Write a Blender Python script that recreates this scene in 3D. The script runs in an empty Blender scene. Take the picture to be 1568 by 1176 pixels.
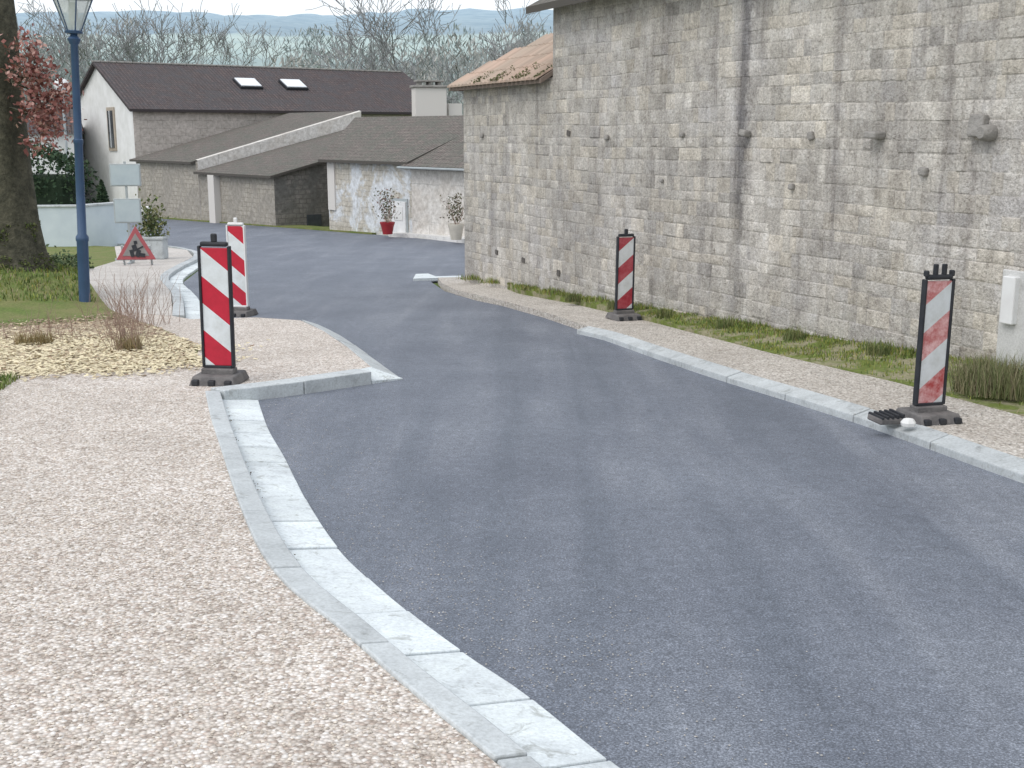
import bpy, bmesh, math, random
from mathutils import Vector, Matrix
random.seed(7)
sc=bpy.context.scene
CAMZ=1.65
def T(y):
    y=min(y,80.0); return -(0.058*y-0.00028*y*y)

# ---------------------------------------------------------------- materials
def newmat(name):
    m=bpy.data.materials.new(name); m.use_nodes=True
    nt=m.node_tree; b=nt.nodes['Principled BSDF']
    return m,nt,b
def N(nt,t,**k):
    n=nt.nodes.new(t)
    for a,v in k.items(): setattr(n,a,v)
    return n
def rgba(c): return (c[0],c[1],c[2],1)
def coords(nt,kind='Object',scale=(1,1,1),rot=(0,0,0)):
    tc=N(nt,'ShaderNodeTexCoord'); mp=N(nt,'ShaderNodeMapping')
    mp.inputs['Scale'].default_value=scale; mp.inputs['Rotation'].default_value=rot
    nt.links.new(tc.outputs[kind],mp.inputs['Vector']); return mp.outputs['Vector']
def noise(nt,vec,scale,detail=5,rough=.6,dist=0):
    n=N(nt,'ShaderNodeTexNoise'); n.inputs['Scale'].default_value=scale
    n.inputs['Detail'].default_value=min(detail,4); n.inputs['Roughness'].default_value=rough
    n.inputs['Distortion'].default_value=dist
    nt.links.new(vec,n.inputs['Vector']); return n
def ramp(nt,fac,stops,interp='LINEAR'):
    r=N(nt,'ShaderNodeValToRGB'); r.color_ramp.interpolation=interp
    e=r.color_ramp.elements
    while len(e)<len(stops): e.new(0.5)
    for i,(p,c) in enumerate(stops):
        e[i].position=p; e[i].color=rgba(c)
    nt.links.new(fac,r.inputs['Fac']); return r.outputs['Color']
def mix(nt,fac,a,b,mode='MIX'):
    m=N(nt,'ShaderNodeMix'); m.data_type='RGBA'; m.blend_type=mode
    for sock,v in ((m.inputs[0],fac),(m.inputs[6],a),(m.inputs[7],b)):
        if isinstance(v,(int,float)): sock.default_value=v
        elif isinstance(v,tuple): sock.default_value=rgba(v)
        else: nt.links.new(v,sock)
    return m.outputs[2]
def bump(nt,b,h,strength,dist=.01,prev=None):
    n=N(nt,'ShaderNodeBump'); n.inputs['Strength'].default_value=strength; n.inputs['Distance'].default_value=dist
    nt.links.new(h,n.inputs['Height'])
    if prev: nt.links.new(prev,n.inputs['Normal'])
    nt.links.new(n.outputs['Normal'],b.inputs['Normal']); return n.outputs['Normal']
def M(name,c1,c2=None,scale=3,rough=.85,bs=0,bscale=40,kind='Object',fine=None,metal=0,attr=None,spec=.3,lo=.35,hi=.65):
    m,nt,b=newmat(name)
    b.inputs['Roughness'].default_value=rough; b.inputs['Metallic'].default_value=metal
    b.inputs['Specular IOR Level'].default_value=spec
    v=coords(nt,kind)
    if c2 is None: c2=tuple(x*.82 for x in c1)
    n=noise(nt,v,scale,3)
    col=ramp(nt,n.outputs['Fac'],[(lo,c1),(hi,c2)])
    if fine:
        n2=noise(nt,v,fine,2,.7)
        col=mix(nt,.6,col,ramp(nt,n2.outputs['Fac'],[(.3,(.55,.55,.55)),(.7,(1.35,1.35,1.35))]),'MULTIPLY')
    if attr:
        a=N(nt,'ShaderNodeAttribute'); a.attribute_name='Col'
        col=mix(nt,1.0,col,a.outputs['Color'],'MULTIPLY')
    nt.links.new(col,b.inputs['Base Color'])
    if bs:
        n3=noise(nt,v,bscale,2,.65); bump(nt,b,n3.outputs['Fac'],bs,.02)
    return m

def m_asphalt():
    m,nt,b=newmat('asphalt'); v=coords(nt)
    vs=coords(nt,'Object',(1.6,.16,1),(0,0,math.radians(-17)))
    big=noise(nt,vs,1.3,4,.6,.5); mid=noise(nt,v,.8,4,.65); fine=noise(nt,v,120,2,.8); cl=noise(nt,v,16,3,.7)
    c=ramp(nt,big.outputs['Fac'],[(.3,(.112,.130,.163)),(.5,(.148,.166,.202)),(.7,(.195,.213,.248))])
    c=mix(nt,.7,c,ramp(nt,mid.outputs['Fac'],[(.3,(.76,.77,.79)),(.7,(1.15,1.15,1.13))]),'MULTIPLY')
    c=mix(nt,.55,c,ramp(nt,cl.outputs['Fac'],[(.3,(.72,.72,.72)),(.7,(1.25,1.25,1.25))]),'MULTIPLY')
    c=mix(nt,.9,c,ramp(nt,fine.outputs['Fac'],[(.3,(.4,.4,.4)),(.52,(1,1,1)),(.70,(2.2,2.15,2.1))]),'MULTIPLY')
    nt.links.new(c,b.inputs['Base Color'])
    rr=ramp(nt,big.outputs['Fac'],[(.3,(.58,.58,.58)),(.7,(.78,.78,.78))]); nt.links.new(rr,b.inputs['Roughness'])
    bump(nt,b,fine.outputs['Fac'],.6,.006); return m
def m_gravel(name,cs,scale=62,dark=.55):
    m,nt,b=newmat(name); v=coords(nt)
    vo=N(nt,'ShaderNodeTexVoronoi'); vo.inputs['Scale'].default_value=scale; nt.links.new(v,vo.inputs['Vector'])
    sep=N(nt,'ShaderNodeSeparateColor'); nt.links.new(vo.outputs['Color'],sep.inputs['Color'])
    n=len(cs); c=ramp(nt,sep.outputs['Red'],[(i/n,cs[i]) for i in range(n)],'CONSTANT')
    c=mix(nt,.8,c,ramp(nt,vo.outputs['Distance'],[(.25,(1.08,1.08,1.08)),(.75,(dark,dark*.96,dark*.92))]),'MULTIPLY')
    big=noise(nt,v,1.1,4,.65)
    c=mix(nt,.7,c,ramp(nt,big.outputs['Fac'],[(.3,(.86,.84,.82)),(.6,(1.08,1.07,1.06))]),'MULTIPLY')
    md=noise(nt,v,11,3,.7)
    c=mix(nt,.7,c,ramp(nt,md.outputs['Fac'],[(.3,(.76,.73,.70)),(.6,(1.08,1.08,1.08))]),'MULTIPLY')
    nt.links.new(c,b.inputs['Base Color']); b.inputs['Roughness'].default_value=.9
    b.inputs['Specular IOR Level'].default_value=.2
    inv=N(nt,'ShaderNodeMath',operation='MULTIPLY'); inv.inputs[1].default_value=-1; nt.links.new(vo.outputs['Distance'],inv.inputs[0])
    bump(nt,b,inv.outputs[0],.7,.012); return m
def m_concrete(name,c,stain=.6,dirt=0):
    m,nt,b=newmat(name); v=coords(nt)
    n1=noise(nt,v,4,4,.7,.5); n2=noise(nt,v,60,3,.7)
    col=ramp(nt,n1.outputs['Fac'],[(.28,tuple(x*stain for x in c)),(.45,c),(.7,tuple(min(.82,x*1.15) for x in c))])
    col=mix(nt,.6,col,ramp(nt,n2.outputs['Fac'],[(.3,(.7,.7,.68)),(.6,(1.08,1.08,1.08))]),'MULTIPLY')
    if dirt:
        n3=noise(nt,v,9,4,.75,1.0); col=mix(nt,dirt,col,ramp(nt,n3.outputs['Fac'],[(.33,(.35,.33,.28)),(.43,(1,1,1))]),'MULTIPLY')
    a=N(nt,'ShaderNodeAttribute'); a.attribute_name='Col'
    col=mix(nt,1.0,col,a.outputs['Color'],'MULTIPLY')
    nt.links.new(col,b.inputs['Base Color']); b.inputs['Roughness'].default_value=.85
    bump(nt,b,n2.outputs['Fac'],.35,.006); return m
def m_masonry(name,attr=True,base=(.5,.49,.47)):
    """weathered limestone with rain streaks and a dark vertical band painting the shade of a groove"""
    m,nt,b=newmat(name); v=coords(nt)
    big=noise(nt,v,.5,4,.65,.6); mid=noise(nt,v,5,4,.8,.3); fine=noise(nt,v,34,3,.8)
    st=noise(nt,coords(nt,'Object',(2.0,2.0,.13)),1.5,4,.7,.3)
    st2=noise(nt,coords(nt,'Object',(6.0,6.0,.35)),1.2,3,.7,.2)
    if attr:
        a=N(nt,'ShaderNodeAttribute'); a.attribute_name='Col'; c=a.outputs['Color']
    else: c=base
    c=mix(nt,1.0,c,ramp(nt,big.outputs['Fac'],[(.32,(.80,.79,.79)),(.5,(1,.985,.96)),(.68,(1.09,1.09,1.12))]),'MULTIPLY')
    c=mix(nt,.8,c,ramp(nt,st.outputs['Fac'],[(.28,(.58,.57,.58)),(.44,(.95,.95,.955)),(.7,(1.08,1.08,1.07))]),'MULTIPLY')
    c=mix(nt,.6,c,ramp(nt,st2.outputs['Fac'],[(.30,(.72,.71,.71)),(.46,(1,1,1)),(.72,(1.12,1.11,1.09))]),'MULTIPLY')
    c=mix(nt,1.0,c,ramp(nt,mid.outputs['Fac'],[(.3,(.72,.70,.68)),(.5,(1.0,.98,.95)),(.70,(1.2,1.2,1.19))]),'MULTIPLY')
    c=mix(nt,.9,c,ramp(nt,fine.outputs['Fac'],[(.3,(.56,.545,.52)),(.5,(1,1,1)),(.75,(1.28,1.27,1.25))]),'MULTIPLY')
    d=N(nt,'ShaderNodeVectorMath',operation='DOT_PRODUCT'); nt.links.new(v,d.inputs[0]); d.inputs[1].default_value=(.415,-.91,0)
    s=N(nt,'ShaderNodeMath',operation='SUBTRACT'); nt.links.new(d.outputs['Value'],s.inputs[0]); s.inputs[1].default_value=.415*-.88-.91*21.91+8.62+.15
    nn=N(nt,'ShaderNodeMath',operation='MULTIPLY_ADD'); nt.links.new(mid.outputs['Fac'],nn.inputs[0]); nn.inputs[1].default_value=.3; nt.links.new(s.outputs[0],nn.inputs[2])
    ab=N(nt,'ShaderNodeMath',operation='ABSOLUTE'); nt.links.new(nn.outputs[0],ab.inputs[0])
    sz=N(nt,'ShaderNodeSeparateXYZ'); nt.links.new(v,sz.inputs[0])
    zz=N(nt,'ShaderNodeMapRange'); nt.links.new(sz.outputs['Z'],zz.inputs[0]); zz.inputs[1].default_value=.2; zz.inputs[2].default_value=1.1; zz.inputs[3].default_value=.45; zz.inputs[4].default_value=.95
    groove_shade=ramp(nt,ab.outputs[0],[(.03,(.40,.40,.42)),(.12,(.82,.82,.83)),(.24,(1,1,1))])  # shade of a vertical wall groove, painted into the stone colour
    c=mix(nt,zz.outputs[0],c,mix(nt,1.0,c,groove_shade,'MULTIPLY'))
    nt.links.new(c,b.inputs['Base Color']); b.inputs['Roughness'].default_value=.95; b.inputs['Specular IOR Level'].default_value=.1
    fb=noise(nt,v,30,2,.8); bump(nt,b,fb.outputs['Fac'],.9,.02); return m
def m_tiles(name,c1,c2,c3):
    m,nt,b=newmat(name); v=coords(nt,'UV')
    br=N(nt,'ShaderNodeTexBrick'); nt.links.new(v,br.inputs['Vector'])
    br.inputs['Scale'].default_value=1; br.inputs['Brick Width'].default_value=.2; br.inputs['Row Height'].default_value=.3
    br.inputs['Mortar Size'].default_value=.018; br.offset=0
    br.inputs['Color1'].default_value=rgba(c1); br.inputs['Color2'].default_value=rgba(c2); br.inputs['Mortar'].default_value=rgba(tuple(x*.4 for x in c1))
    n1=noise(nt,v,1.2,4,.75,.5)
    c=mix(nt,ramp(nt,n1.outputs['Fac'],[(.40,(0,0,0)),(.62,(1,1,1))]),br.outputs['Color'],c3)
    n2=noise(nt,v,9,3,.7); c=mix(nt,.8,c,ramp(nt,n2.outputs['Fac'],[(.3,(.5,.5,.5)),(.7,(1.45,1.45,1.45))]),'MULTIPLY')
    nt.links.new(c,b.inputs['Base Color']); b.inputs['Roughness'].default_value=.9
    w=N(nt,'ShaderNodeTexWave'); nt.links.new(coords(nt,'UV',(1,0,1)),w.inputs['Vector'])
    w.inputs['Scale'].default_value=1.6
    bump(nt,b,w.outputs['Fac'],.8,.08); return m
def m_stonewall(name,c1,c2,c3,bw=.35,rh=.2):
    m,nt,b=newmat(name); v0=coords(nt,'UV'); w=noise(nt,v0,2.5,2); v=mix(nt,.12,v0,w.outputs['Color'],'ADD')
    br=N(nt,'ShaderNodeTexBrick'); nt.links.new(v,br.inputs['Vector'])
    br.inputs['Scale'].default_value=1; br.inputs['Brick Width'].default_value=bw; br.inputs['Row Height'].default_value=rh
    br.inputs['Mortar Size'].default_value=.02; br.inputs['Mortar Smooth'].default_value=.4
    br.inputs['Color1'].default_value=rgba(c1); br.inputs['Color2'].default_value=rgba(c2); br.inputs['Mortar'].default_value=rgba(tuple(x*.75 for x in c1))
    n1=noise(nt,v0,.8,4,.7,.5)
    c=mix(nt,ramp(nt,n1.outputs['Fac'],[(.47,(0,0,0)),(.56,(1,1,1))]),br.outputs['Color'],c3)
    n2=noise(nt,v0,5,4,.75); c=mix(nt,.85,c,ramp(nt,n2.outputs['Fac'],[(.3,(.6,.58,.55)),(.65,(1.15,1.15,1.15))]),'MULTIPLY')
    nt.links.new(c,b.inputs['Base Color']); b.inputs['Roughness'].default_value=.95
    return m
def m_stripes(name,red,white,sign,wear=0.0):
    m,nt,b=newmat(name); tc=N(nt,'ShaderNodeTexCoord'); s=N(nt,'ShaderNodeSeparateXYZ'); nt.links.new(tc.outputs['Object'],s.inputs[0])
    mx=N(nt,'ShaderNodeMath',operation='MULTIPLY'); mx.inputs[1].default_value=.80*sign; nt.links.new(s.outputs['X'],mx.inputs[0])
    ad=N(nt,'ShaderNodeMath',operation='ADD'); nt.links.new(s.outputs['Z'],ad.inputs[0]); nt.links.new(mx.outputs[0],ad.inputs[1])
    dv=N(nt,'ShaderNodeMath',operation='MULTIPLY_ADD'); dv.inputs[1].default_value=1/.46; dv.inputs[2].default_value=.13; nt.links.new(ad.outputs[0],dv.inputs[0])
    fr=N(nt,'ShaderNodeMath',operation='FRACT'); nt.links.new(dv.outputs[0],fr.inputs[0])
    gt=N(nt,'ShaderNodeMath',operation='GREATER_THAN'); gt.inputs[1].default_value=.5; nt.links.new(fr.outputs[0],gt.inputs[0])
    n=noise(nt,tc.outputs['Object'],7,4,.7); 
    r2=tuple(min(1,x+(.55-x*.5)*.7) for x in red)
    redc=mix(nt,ramp(nt,n.outputs['Fac'],[(.35,(0,0,0)),(.62,(wear,wear,wear))]),red,r2)
    dirt=ramp(nt,n.outputs['Fac'],[(.3,(.76,.75,.72)),(.6,(1,1,1))])
    c=mix(nt,gt.outputs[0],redc,white); c=mix(nt,.8,c,dirt,'MULTIPLY')
    nt.links.new(c,b.inputs['Base Color']); b.inputs['Roughness'].default_value=.4; return m

ASPH=m_asphalt()
GRAV=m_gravel('pale_gravel',[(.65,.60,.55),(.77,.73,.69),(.55,.475,.42),(.70,.655,.60),(.82,.80,.77),(.62,.565,.51),(.41,.36,.32),(.74,.70,.655)],66,.6)
GRAV2=m_gravel('verge_gravel',[(.55,.52,.47),(.65,.62,.58),(.43,.40,.36),(.59,.56,.52),(.69,.67,.63)],55,.6)
PAVE=m_gravel('pavement_fines',[(.58,.565,.54),(.66,.645,.62),(.52,.50,.48),(.62,.605,.58)],70,.8)
KERB=m_concrete('kerb_concrete',(.48,.51,.52),.72,.4)
GUT=m_concrete('gutter_concrete',(.66,.71,.73),.76,.5)
GRASSG=M('grass_ground',(.13,.18,.045),(.20,.20,.08),2.2,.95,.6,60,fine=30)
EARTH=M('verge_moss',(.15,.19,.045),(.30,.28,.18),3.2,.95,.8,50,fine=25,lo=.42,hi=.56)
BLADE=M('grass_blades',(1,1,1),(.75,.75,.7),3,.7,attr=1)
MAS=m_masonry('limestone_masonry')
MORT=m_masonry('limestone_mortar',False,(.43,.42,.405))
TILE=m_tiles('brown_roof_tiles',(.085,.064,.064),(.125,.095,.09),(.075,.068,.072))
TILEO=m_tiles('mossy_roof_tiles',(.165,.14,.125),(.21,.18,.16),(.125,.125,.105))
TILER=m_tiles('weathered_clay_tiles',(.40,.29,.23),(.46,.36,.29),(.34,.30,.26))
WHITE=M('white_render',(.76,.76,.75),(.66,.66,.64),1.5,.9)
PINK=m_stonewall('pinkish_render',(.47,.43,.39),(.52,.47,.43),(.54,.49,.45),.8,.4)
STW=m_stonewall('rubble_stone',(.36,.335,.29),(.43,.40,.35),(.32,.30,.265))
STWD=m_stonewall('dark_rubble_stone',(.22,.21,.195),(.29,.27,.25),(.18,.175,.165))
STWW=m_stonewall('limewashed_stone',(.50,.47,.41),(.56,.53,.47),(.66,.69,.72))
LIME=m_stonewall('limewash',(.66,.64,.61),(.69,.67,.64),(.62,.59,.55),2.2,1.3)
BLACK=M('black_plastic',(.022,.024,.03),(.035,.037,.042),8,.55)
RUB=M('rubber_base',(.11,.105,.105),(.18,.17,.165),9,.8,.4,40)
BLUE=M('blue_painted_steel',(.035,.075,.15),(.045,.09,.18),4,.38,spec=.5)
GREY=M('grey_steel',(.44,.48,.49),(.38,.41,.42),5,.5,metal=.2)
WPL=M('white_plastic',(.76,.77,.77),(.70,.70,.70),5,.5)
BARK=M('mossy_bark',(.05,.05,.036),(.10,.095,.068),7,.95,1.0,22,fine=20)
TWIG=M('hazed_branch_bark',(.24,.25,.255),(.32,.325,.325),2,.95)  # bark colour greyed and lightened to paint in distance haze
STEM=M('dry_stems',(.34,.25,.20),(.26,.18,.15),8,.9)
LEAFR=M('leaf_surface',(1,1,1),(.8,.8,.8),5,.8,attr=1)
CHIP=M('wood_chips_material',(1,1,1),(.85,.85,.8),5,.9,attr=1)
GLASS=M('window_glass',(.05,.06,.07),(.08,.09,.1),3,.12,spec=.8)
SKYL=M('skylight_glass',(.78,.81,.84),(.72,.75,.78),3,.2,spec=.8)
RPOT=M('red_glazed_pot',(.38,.04,.045),(.32,.03,.04),5,.4)
def lampglass():
    m,nt,b=newmat('lantern_glass'); v=coords(nt)
    n=noise(nt,v,6); nt.links.new(ramp(nt,n.outputs['Fac'],[(.3,(.66,.74,.72)),(.7,(.78,.84,.82))]),b.inputs['Base Color'])
    b.inputs['Roughness'].default_value=.15; b.inputs['Alpha'].default_value=.55; return m
LGL=lampglass()

# ---------------------------------------------------------------- mesh helpers
def obj(name,verts,faces,mats,midx=None,cols=None,uvs=None,parent=None,smooth=False):
    me=bpy.data.meshes.new(name); me.from_pydata([tuple(v) for v in verts],[],faces)
    if not isinstance(mats,(list,tuple)): mats=[mats]
    for m in mats: me.materials.append(m)
    if midx: me.polygons.foreach_set('material_index',midx)
    ca=me.color_attributes.new('Col','FLOAT_COLOR','CORNER')
    buf=[]
    for i,p in enumerate(me.polygons):
        c=cols[i] if cols else (1,1,1)
        for _ in p.loop_indices: buf+= [c[0],c[1],c[2],1]
    ca.data.foreach_set('color',buf)
    if uvs:
        ul=me.uv_layers.new(name='UVMap'); flat=[]
        for i,p in enumerate(me.polygons):
            for k in range(len(p.loop_indices)): flat+=list(uvs[i][k])
        ul.data.foreach_set('uv',flat)
    if smooth: me.polygons.foreach_set('use_smooth',[True]*len(me.polygons))
    me.update()
    o=bpy.data.objects.new(name,me); sc.collection.objects.link(o)
    if parent: o.parent=parent
    return o
def empty(name,loc=(0,0,0),rz=0):
    e=bpy.data.objects.new(name,None); e.location=loc; e.rotation_euler=(0,0,rz); sc.collection.objects.link(e); return e
def bevel(o,w,seg=2):
    m=o.modifiers.new('b','BEVEL'); m.width=w; m.segments=seg; m.limit_method='ANGLE'; return o
def box(name,c,s,mat,parent=None,bv=0,rot=None):
    x,y,z=[k/2 for k in s]
    V=[(-x,-y,-z),(x,-y,-z),(x,y,-z),(-x,y,-z),(-x,-y,z),(x,-y,z),(x,y,z),(-x,y,z)]
    F=[(0,3,2,1),(4,5,6,7),(0,1,5,4),(1,2,6,5),(2,3,7,6),(3,0,4,7)]
    o=obj(name,V,F,mat,parent=parent); o.location=c
    if rot: o.rotation_euler=rot
    if bv: bevel(o,bv)
    return o
def lathe(name,prof,mat,parent=None,n=20,loc=(0,0,0),smooth=True):
    V=[];F=[]
    for r,z in prof:
        for i in range(n):
            a=2*math.pi*i/n; V.append((r*math.cos(a),r*math.sin(a),z))
    for j in range(len(prof)-1):
        for i in range(n):
            F.append((j*n+i,j*n+(i+1)%n,(j+1)*n+(i+1)%n,(j+1)*n+i))
    F.append(tuple(range(n))[::-1]); F.append(tuple((len(prof)-1)*n+i for i in range(n)))
    o=obj(name,V,F,mat,parent=parent,smooth=smooth); o.location=loc
    if smooth:
        m=o.modifiers.new('e','EDGE_SPLIT'); m.split_angle=math.radians(40)
    return o
def ground(name,pts,off,mat,skirt=.16,step=1.0,hf=None):
    bm=bmesh.new(); vs=[bm.verts.new((x,y,0)) for x,y in pts]; f=bm.faces.new(vs)
    bm.normal_update()
    if f.normal.z<0: f.normal_flip()
    bmesh.ops.triangulate(bm,faces=bm.faces[:])
    ys=[p[1] for p in pts]; y=math.ceil(min(ys)/step)*step
    while y<max(ys):
        bmesh.ops.bisect_plane(bm,geom=bm.verts[:]+bm.edges[:]+bm.faces[:],plane_co=(0,y,0),plane_no=(0,1,0)); y+=step
    if hf:
        xs=[p[0] for p in pts]; x=math.ceil(min(xs)/step)*step
        while x<max(xs):
            bmesh.ops.bisect_plane(bm,geom=bm.verts[:]+bm.edges[:]+bm.faces[:],plane_co=(x,0,0),plane_no=(1,0,0)); x+=step
    for v in bm.verts: v.co.z=T(v.co.y)+off+(hf(v.co.x,v.co.y) if hf else 0)
    if skirt:
        be=[e for e in bm.edges if e.is_boundary]
        r=bmesh.ops.extrude_edge_only(bm,edges=be)
        for g in r['geom']:
            if isinstance(g,bmesh.types.BMVert): g.co.z-=skirt
    me=bpy.data.meshes.new(name); bm.to_mesh(me); bm.free(); me.materials.append(mat)
    ca=me.color_attributes.new('Col','FLOAT_COLOR','CORNER'); ca.data.foreach_set('color',[1.0]*(4*len(me.loops)))
    o=bpy.data.objects.new(name,me); sc.collection.objects.link(o); return o
def catmull(P,k=8):
    out=[]
    for i in range(len(P)-1):
        p0=P[max(i-1,0)];p1=P[i];p2=P[i+1];p3=P[min(i+2,len(P)-1)]
        for j in range(k):
            t=j/k
            out.append(tuple(.5*(2*b+(c-a)*t+(2*a-5*b+4*c-d)*t*t+(3*b-a-3*c+d)*t**3) for a,b,c,d in zip(p0,p1,p2,p3)))
    out.append(tuple(P[-1])); return out
def resample(P,n):
    L=[0]
    for a,b in zip(P,P[1:]): L.append(L[-1]+math.dist(a,b))
    out=[];j=0
    for i in range(n+1):
        t=L[-1]*i/n
        while j<len(L)-2 and L[j+1]<t: j+=1
        u=(t-L[j])/max(L[j+1]-L[j],1e-9); out.append(tuple(a+(b-a)*u for a,b in zip(P[j],P[j+1])))
    return out
def offset(P,d):
    out=[]
    for i in range(len(P)):
        a=P[max(i-1,0)];b=P[min(i+1,len(P)-1)]
        dx,dy=b[0]-a[0],b[1]-a[1];l=math.hypot(dx,dy)
        out.append((P[i][0]+dy/l*d,P[i][1]-dx/l*d))
    return out
def stones(name,A,B,length,topA,topB,bot,mat,gap=.006,bv=.008,jit=.004,sub=4,var=.08):
    """row of cast kerb / gutter units between plan curves A and B"""
    A=catmull(A);B=catmull(B)
    tot=sum(math.dist(a,b) for a,b in zip(A,A[1:])); n=max(1,round(tot/length))
    RA=resample(A,n*sub);RB=resample(B,n*sub)
    V=[];F=[];C=[]
    for i in range(n):
        j=random.uniform(-jit,jit); sh=1+random.uniform(-var,var*.6)
        b0=len(V)
        for k in range(sub+1):
            a=Vector(RA[i*sub+k]);b=Vector(RB[i*sub+k])
            if k==0 or k==sub:
                q=1 if k==0 else -1; kk=i*sub+k+q
                a=a+(Vector(RA[kk])-a).normalized()*gap; b=b+(Vector(RB[kk])-b).normalized()*gap
            za=T(a.y);zb=T(b.y)
            V+=[(a.x,a.y,za+topA+j),(b.x,b.y,zb+topB+j),(b.x,b.y,zb+bot),(a.x,a.y,za+bot)]
        for k in range(sub):
            o=b0+4*k;p=o+4
            F+=[(o,o+1,p+1,p),(o+1,o+2,p+2,p+1),(o+3,o,p,p+3)]
        F+=[(b0,b0+3,b0+2,b0+1),(b0+4*sub,b0+4*sub+1,b0+4*sub+2,b0+4*sub+3)]
        C+=[(sh,sh,sh)]*(3*sub+2)
    o=obj(name,V,F,mat,cols=C); bevel(o,bv,2); return o
def cards(name,pts,size,mat,colf,up=0.0,parent=None,asp=.6):
    V=[];F=[];C=[]
    for p in pts:
        s=size*random.uniform(.6,1.4)
        d=Vector((random.gauss(0,1),random.gauss(0,1),random.gauss(0,1)+up)).normalized()
        e=d.cross(Vector((random.gauss(0,1),random.gauss(0,1),random.gauss(0,1)))).normalized()
        p=Vector(p);b=len(V)
        V+=[p-d*s*.5,p+e*s*asp*.5,p+d*s*.5,p-e*s*asp*.5]; F.append((b,b+1,b+2,b+3)); C.append(colf())
    return obj(name,V,F,mat,cols=C,parent=parent)
def blades(name,sampler,n,h,colf,w=.006,parent=None):
    V=[];F=[];C=[]
    for _ in range(n):
        q=sampler()
        if q is None: continue
        x,y,off=q; z=T(y)+off
        hh=h*random.uniform(.4,1.4); a=random.uniform(0,6.28); l=random.uniform(.1,.7)*hh
        dx,dy=math.cos(a)*l,math.sin(a)*l; b2=a+random.uniform(1,2); wx,wy=math.cos(b2)*w,math.sin(b2)*w
        b=len(V)
        V+=[(x-wx,y-wy,z-.01),(x+wx,y+wy,z-.01),(x+dx*.5+wx*.6,y+dy*.5+wy*.6,z+hh*.6),(x+dx*.5-wx*.6,y+dy*.5-wy*.6,z+hh*.6),(x+dx,y+dy,z+hh)]
        F+=[(b,b+1,b+2,b+3),(b+3,b+2,b+4)]; c=colf(); C+=[c,c]
    return obj(name,V,F,BLADE,cols=C,parent=parent)
def inpoly(x,y,P):
    r=False;j=len(P)-1
    for i in range(len(P)):
        if (P[i][1]>y)!=(P[j][1]>y) and x<(P[j][0]-P[i][0])*(y-P[i][1])/(P[j][1]-P[i][1])+P[i][0]: r=not r
        j=i
    return r
def polysampler(P,off,dens=None):
    xs=[p[0] for p in P];ys=[p[1] for p in P]
    def f():
        for _ in range(30):
            x=random.uniform(min(xs),max(xs));y=random.uniform(min(ys),max(ys))
            if inpoly(x,y,P) and (dens is None or random.random()<dens(x,y)): return x,y,(off(x,y) if callable(off) else off)
    return f

# ---------------------------------------------------------------- terrain and hills
def hillz(x,y):
    if y<110: return T(y)-.04
    t=min(1,(y-110)/430); s=t*t*(3-2*t)
    r=math.sin(x*.006+1)*2.5+math.sin(x*.021)*1.2+math.sin(x*.055+y*.02)*.8
    return -2.89+s*(53+r)+ (math.sin(x*.3)*.5+math.sin(x*.77)*.4+math.sin(x*1.7)*.3)*s
ys=[-30,-15]+list(range(-8,110,2))+list(range(110,200,10))+list(range(200,620,12))+[700,900,1300]
xs=[-1400,-900,-600]+list(range(-400,401,4))+[600,900,1400]
V=[(x,y,hillz(x,y)) for y in ys for x in xs]; nx=len(xs)
F=[(j*nx+i,j*nx+i+1,(j+1)*nx+i+1,(j+1)*nx+i) for j in range(len(ys)-1) for i in range(nx-1)]
def m_terrain():
    m,nt,b=newmat('terrain_fields'); tc=N(nt,'ShaderNodeTexCoord'); s=N(nt,'ShaderNodeSeparateXYZ'); nt.links.new(tc.outputs['Object'],s.inputs[0])
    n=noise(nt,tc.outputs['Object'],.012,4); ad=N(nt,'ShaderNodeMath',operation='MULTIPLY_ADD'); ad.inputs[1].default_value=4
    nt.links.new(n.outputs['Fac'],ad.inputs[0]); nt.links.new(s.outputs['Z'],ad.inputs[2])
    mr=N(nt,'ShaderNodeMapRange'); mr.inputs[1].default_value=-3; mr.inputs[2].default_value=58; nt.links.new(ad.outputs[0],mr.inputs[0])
    c=ramp(nt,mr.outputs[0],[(0,(.12,.16,.06)),(.07,(.13,.17,.07)),(.10,(.28,.33,.30)),(.40,(.32,.40,.40)),(.44,(.42,.51,.49)),(.56,(.42,.51,.50)),(.58,(.29,.37,.42)),(.80,(.33,.43,.50)),(1,(.40,.50,.58))])  # pale blue upper stops paint distance haze into the hill colour
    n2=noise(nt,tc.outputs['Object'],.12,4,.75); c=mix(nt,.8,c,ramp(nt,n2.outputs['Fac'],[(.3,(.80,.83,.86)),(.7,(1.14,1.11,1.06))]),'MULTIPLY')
    nt.links.new(c,b.inputs['Base Color']); b.inputs['Roughness'].default_value=1; b.inputs['Specular IOR Level'].default_value=0; return m
obj('terrain',V,F,m_terrain(),smooth=True)

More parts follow.
